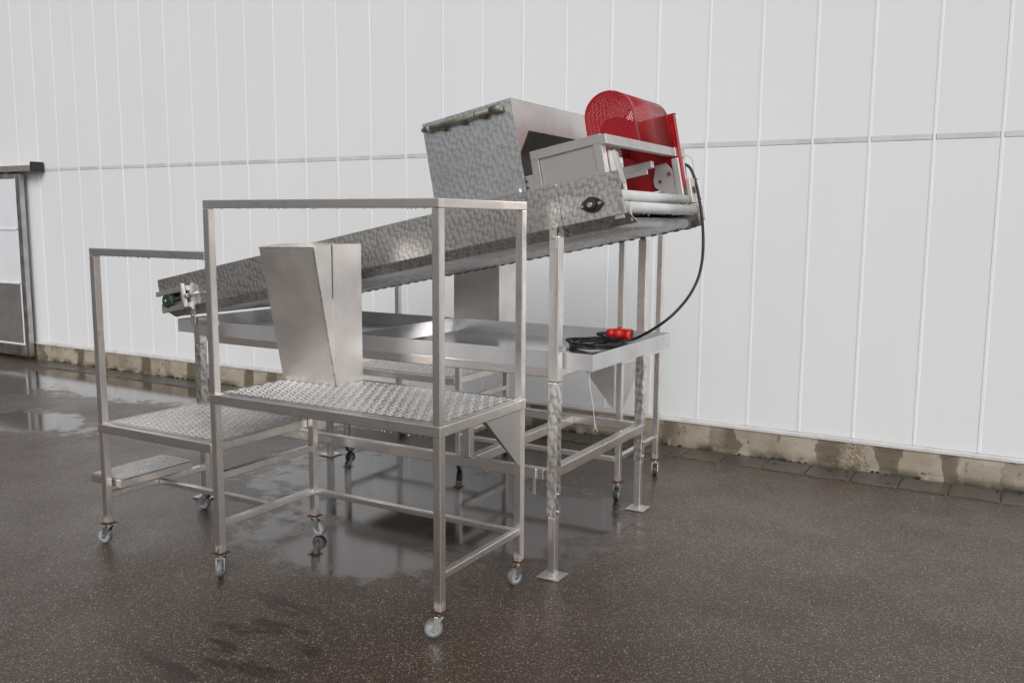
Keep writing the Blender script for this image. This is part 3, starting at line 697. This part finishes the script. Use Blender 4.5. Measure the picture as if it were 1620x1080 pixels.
bar('tray_beam', (-4.354, 4.75, .987), (-2.0, 4.75, .987), .04, .048, CV)
bar('tray_bearer', (-1.965, 3.811, .985), (-1.985, 4.729, .985), .04, .044, CV)
bar('tray_bearer', (-4.36, 3.811, .985), (-4.36, 4.729, .985), .04, .044, CV)
br_ = bar('tray_bracket', (-4.29, 3.69, 1.10), (-4.14, 3.69, 1.10), .03, .022, CV)
MB().box(-4.312, -4.150, 3.694, 3.70, 1.012, 1.086, .002).build('bracket_plate', 'dull', br_)
# hood over the belt, pipe on its front
HA0, HA1, HY0, HY1, HC = 2.066, 2.588, 3.785, 4.74, .462
hood = MB().prism([L(HA0 - .0, HY0, HC), L(HA1, HY0, HC), L(HA1 + .008, HY0, .012), L(HA0 + .0, HY0, .012)], (0, .003, 0)).build('hood', 'marble_box', CV)
lbox(HA0, HA1, HY0 + .0035, HY1, HC - .003, HC, 0).build('hood_top', 'dull', hood)
lbox(HA0, HA0 + .003, HY0 + .0035, HY1, .012, HC - .0035, 0).build('hood_end', 'dull', hood)
lbox(HA0, HA1, HY1 + .001, HY1 + .004, .012, HC, 0).build('hood_back', 'dull', hood)
for poly in ([(HY0 + .0035, HC - .0035), (HY1, HC - .0035), (HY1, .315), (3.918, .318)], [(HY0 + .0035, HC - .0038), (3.917, .3175), (HY0 + .0045, .190)], [(HY0 + .0035, .012), (HY0 + .014, .012), (HY0 + .014, .205), (HY0 + .0035, .195)], [(HY1 - .10, .012), (HY1, .012), (HY1, .3145), (HY1 - .10, .3145)]):
    MB().prism([L(HA1 - .0035 - .0002 * random.random(), y, c) for y, c in poly], ALA * .003).build('hood_cheek', 'dull', hood)
pp = MB().cyl(L(2.105, HY0 - .028, .425), L(2.535, HY0 - .028, .425), .0125, 14)
for a0, a1, r_ in ((2.10, 2.13, .017), (2.40, 2.415, .0165), (2.485, 2.545, .018), (2.08, 2.10, .010)): pp.cyl(L(a0, HY0 - .028, .425), L(a1, HY0 - .028, .425), r_, 14)
pipe = pp.build('water_pipe', 'pipe', CV)
for a_ in (2.20, 2.32, 2.44): lbox(a_ - .010, a_ + .010, HY0 - .034, HY0 - .0005, .398, .414, .002).build('pipe_clip', 'rusty', pipe)
lbox(HA0 - .012, HA0 - .0005, HY0 + .02, HY0 + .05, .30, .325, .002).build('hood_latch', 'rusty', hood)
lbox(2.600, 2.648, 3.79, 3.794, .005, .085, .001).build('joining_plate', 'dull', CV)
for c_ in (.06, .03): MB().cyl(L(2.602, 3.79, c_), L(2.602, 3.782, c_), .007, 6).build('bolt', 'rusty', CV)
# angle frame with a recessed sheet, carrying the drive
FA0, FA1, FY, FC0, FC1 = 2.645, 3.012, 3.78, .004, .190
for (a0, a1, c0, c1) in ((FA0, FA1, FC1 - .042, FC1), (FA0, FA0 + .04, FC0, FC1 - .0425), (FA1 - .04, FA1, FC0, FC1 - .0425), (FA0 + .0405, FA1 - .0405, FC0, FC0 + .022)):
    lbox(a0, a1, FY, FY + .004, c0, c1, .001).build('angle_frame', 'dull', CV)
lbox(FA0 + .04, FA1 - .04, FY + .012, FY + .015, FC0 + .02, FC1 - .04).build('frame_sheet', 'dull', CV)
for a_ in (FA0, FA1 - .004): lbox(a_, a_ + .004, FY + .0045, FY + .045, FC0, FC1 - .001, .001).build('angle_flange', 'dull', CV)
lbox(FA0, FA1, FY + .0045, FY + .045, FC1 - .004, FC1 - .0005, .001).build('angle_flange', 'dull', CV)
bm_ = lbox(3.013, 3.040, 3.776, 4.80, .138, .183, .002).build('drive_beam', 'dull', CV)
lbox(3.0405, 3.046, 4.655, 4.80, .136, .186, .002).build('beam_end_plate', 'dull', bm_)
lbox(2.965, 3.0125, 3.83, 4.79, .176, .181, .001).build('drive_beam_flange', 'dull', CV)
lbox(2.62, 2.99, 4.42, 4.46, .075, .110, .002).build('drive_rail', 'dull', CV)
lbox(2.62, 2.97, 4.40, 4.408, .045, .073, .001).build('drive_rail_angle', 'dull', CV)
lbox(2.645, 2.69, 3.83, 4.79, .145, .185, .002).build('drive_beam', 'dull', CV)
for a_ in (2.647, 3.014):
    for y_ in (4.775,): lbox(a_, a_ + .026, y_, y_ + .025, .0, .137, .002).build('frame_post', 'dull', CV)
# motor inside the guard
mt = MB().cyl(L(2.90, 4.185, .265), L(2.90, 4.50, .265), .062, 24, bev=.006)
for k in range(14): 
    an = 2 * math.pi * k / 14; mt.bar(L(2.90 + .066 * math.cos(an), 4.21, .265 + .066 * math.sin(an)), L(2.90 + .066 * math.cos(an), 4.47, .265 + .066 * math.sin(an)), .004, .012, up=UPC * math.sin(an) + ALA * math.cos(an), bev=0)
mt.build('drive_motor', 'motor', CV)
# red belt guard: perforated face, perforated wrap and a flanged back plate
GA0, GA1, GY0, GY1, GC0, GC1 = 2.775, 3.028, 4.17, 4.675, .184, .458
gr_ = (GA1 - GA0) / 2; gm = (GA0 + GA1) / 2; gcc = GC1 - gr_ * .92
outline = [(GA1 + .006, GC0)] + [(gm + gr_ * math.cos(t_), gcc + gr_ * .92 * math.sin(t_)) for t_ in [math.pi * k / 28 for k in range(29)]] + [(GA0, GC0)]
def sheet(name, quads, uvs, mat, parent):
    bm = bmesh.new(); uvl = bm.loops.layers.uv.new('sheet')
    for q, uv in zip(quads, uvs):
        f = bm.faces.new([bm.verts.new(p) for p in q]); f.smooth = True
        for lp, c in zip(f.loops, uv): lp[uvl].uv = c
    bmesh.ops.remove_doubles(bm, verts=list(bm.verts), dist=1e-5)
    bmesh.ops.translate(bm, verts=list(bm.verts), vec=-root_loc(parent))
    me = bpy.data.meshes.new(name); bm.to_mesh(me); bm.free(); me.materials.append(M[mat]); me.materials.append(M['red'])
    o = bpy.data.objects.new(name, me); COL.objects.link(o); o.parent = parent
    md = o.modifiers.new('thickness', 'SOLIDIFY'); md.thickness = .0012; md.offset = 0
    return o
qs, us = [], []
for (p, q) in zip(outline[:-1], outline[1:]):       # face as strips down to the base line
    lo = GC0
    if abs(p[1] - lo) < 1e-6 and abs(q[0] - p[0]) < .01: pass
bm = bmesh.new(); uvl = bm.loops.layers.uv.new('sheet')
f = bm.faces.new([bm.verts.new(L(a_, GY0, c_)) for a_, c_ in outline])
for lp, (a_, c_) in zip(f.loops, outline): lp[uvl].uv = (a_, c_)
bmesh.ops.translate(bm, verts=list(bm.verts), vec=-root_loc(CV))
me = bpy.data.meshes.new('belt_guard'); bm.to_mesh(me); bm.free(); me.materials.append(M['perf'])
guard = bpy.data.objects.new('belt_guard', me); COL.objects.link(guard); guard.parent = CV
guard['label'] = 'red perforated guard with rounded top over the drive'
md = guard.modifiers.new('thickness', 'SOLIDIFY'); md.thickness = .0012; md.offset = 0
ln = 0
for p, q in zip(outline[:-1], outline[1:]):
    d = math.hypot(q[0] - p[0], q[1] - p[1])
    qs.append([L(p[0], GY0 + .036, p[1]), L(p[0], GY1 - .03, p[1]), L(q[0], GY1 - .03, q[1]), L(q[0], GY0 + .036, q[1])])
    us.append([(GY0, ln), (GY1, ln), (GY1, ln + d), (GY0, ln + d)]); ln += d
sheet('guard_wrap', qs, us, 'perf', guard)
for ya, yb in ((GY0 + .0008, GY0 + .036), (GY1 - .03, GY1)):
    qs = [[L(p[0], ya, p[1]), L(p[0], yb, p[1]), L(q[0], yb, q[1]), L(q[0], ya, q[1])] for p, q in zip(outline[:-1], outline[1:])]
    sheet('guard_edge_band', qs, [[(0, 0)] * 4] * len(qs), 'red', guard)
bp_ = lbox(2.735, 3.055, GY1 + .001, GY1 + .004, -.02, .362).build('guard_back_plate', 'red', guard)
lbox(3.0555, 3.0595, GY1 - .004, GY1 + .030, -.02, .362, .001).build('plate_flange', 'red', bp_)
lbox(2.735, 3.062, GY1 + .0045, GY1 + .045, .3625, .366, .001).build('plate_flange', 'red', bp_)
# water drops hanging on the belt and the trough
rr = random.Random(11); dr = MB()
for k in range(620):
    a_ = rr.uniform(.25, 3.0); a_ = .12 + round((a_ - .12) / .0625) * .0625 + rr.uniform(-.012, .012)
    dr.ball(L(a_, rr.uniform(YF + .07, YB - .09), -.2400 + rr.uniform(-.001, .002)), rr.uniform(.0018, .0036), 1.1)
for k in range(70): dr.ball(L(rr.choice((3.052, 3.085)) + .004, rr.uniform(3.78, 4.8), rr.choice((-.127, -.187))), rr.uniform(.0018, .003), 1.1)
dr.build('water_drops', 'water', CV, kind='stuff')
drops(CV, [((TX0, TY0 - .001, ZF - .006), (TX1, TY0 - .001, ZF - .006)), ((-4.3, 3.708, .473), (-2.0, 3.708, .473))], 90, 4)

# ------------------------------------------------------------------ power cable with plug
PC = thing('power_cable', 'black power cable with red plug hanging from the drive and coiled in the tray', 'cable', (-2.05, 4.55, ZF))
path = [(-1.80, 4.76, 2.035), (-1.778, 4.78, 2.030), (-1.727, 4.8, 2.021), (-1.683, 4.82, 1.994), (-1.648, 4.82, 1.912), (-1.619, 4.82, 1.793), (-1.594, 4.8, 1.674), (-1.582, 4.78, 1.538), (-1.589, 4.75, 1.419), (-1.618, 4.7, 1.318), (-1.673, 4.66, 1.232), (-1.735, 4.62, 1.165), (-1.846, 4.628, 1.092), (-1.955, 4.70, 1.045)]
cxy = (-2.075, 4.545); n = 0
for k in range(1, 40):
    an = R(50) + k * R(36); ra = .135 + .030 * math.sin(k * 1.7) + .030 * math.sin(k * .61); rb = .19 + .04 * math.sin(k * .83 + 1)
    path.append((cxy[0] + ra * math.cos(an), cxy[1] + rb * math.sin(an), 1.026 + .0050 * (k / 10) + .004 * math.sin(k * 2.1)))
path += [(-2.115, 4.60, 1.075), (-2.075, 4.628, 1.083)]
MB().sweep(path, .0078, 10, 6).build('cable', 'cable', PC)
p0, p1 = V(-2.072, 4.632, 1.086), V(-1.932, 4.658, 1.080); d = (p1 - p0).normalized()
pg = MB().cyl(p0, p0 + d * .040, .020, 24, .0265).cyl(p0 + d * .040, p0 + d * .092, .0275, 24, .0285, .0015).cyl(p0 + d * .092, p0 + d * .098, .0310, 24, .0310, .0015).cyl(p0 + d * .098, p0 + d * .140, .0295, 24, .0305, .0015).build('plug', 'plug', PC)
MB().cyl(p0 + d * .1405, p0 + d * .143, .027, 20).build('plug_socket', 'dark', pg)
MB().bar(p0 + d * .06 + V(0, 0, .031), p0 + d * .085 + V(0, 0, .036), .014, .008, bev=.002).build('latch', 'plug', pg)
gl = MB().cyl(V(-1.815, 4.75, 2.037), V(-1.772, 4.783, 2.029), .013, 14, bev=.002).build('cable_gland', 'cast', PC)
MB().sweep([(-1.74, 4.77, 2.055), (-1.70, 4.80, 2.062), (-1.672, 4.82, 2.035), (-1.662, 4.822, 1.965)], .0022, 6, 5).build('tie_wire', 'zinc', PC)
for p in ((-1.655, 4.82, 1.935), (-1.628, 4.82, 1.83), (-1.604, 4.81, 1.72)):
    MB().box(p[0] - .002, p[0] + .014, p[1] - .004, p[1] + .004, p[2] - .003, p[2] + .003).build('cable_tie', 'cable', PC)

# ------------------------------------------------------------------ string hanging from the tray
ST_ = thing('hanging_string', 'thin white string hanging from the right corner of the tray', 'string', (-1.765, 3.76, .73))
MB().sweep([(-1.768, 3.765, 1.012), (-1.763, 3.758, .95), (-1.745, 3.756, .86), (-1.735, 3.757, .78), (-1.730, 3.757, .745)], .0013, 6, 5).build('strand', 'string', ST_)
for dx in (-.010, .012): MB().sweep([(-1.733, 3.757, .775), (-1.731 + dx * .4, 3.757, .755), (-1.730 + dx, 3.757, .735)], .0009, 6, 4).build('frayed_end', 'string', ST_)
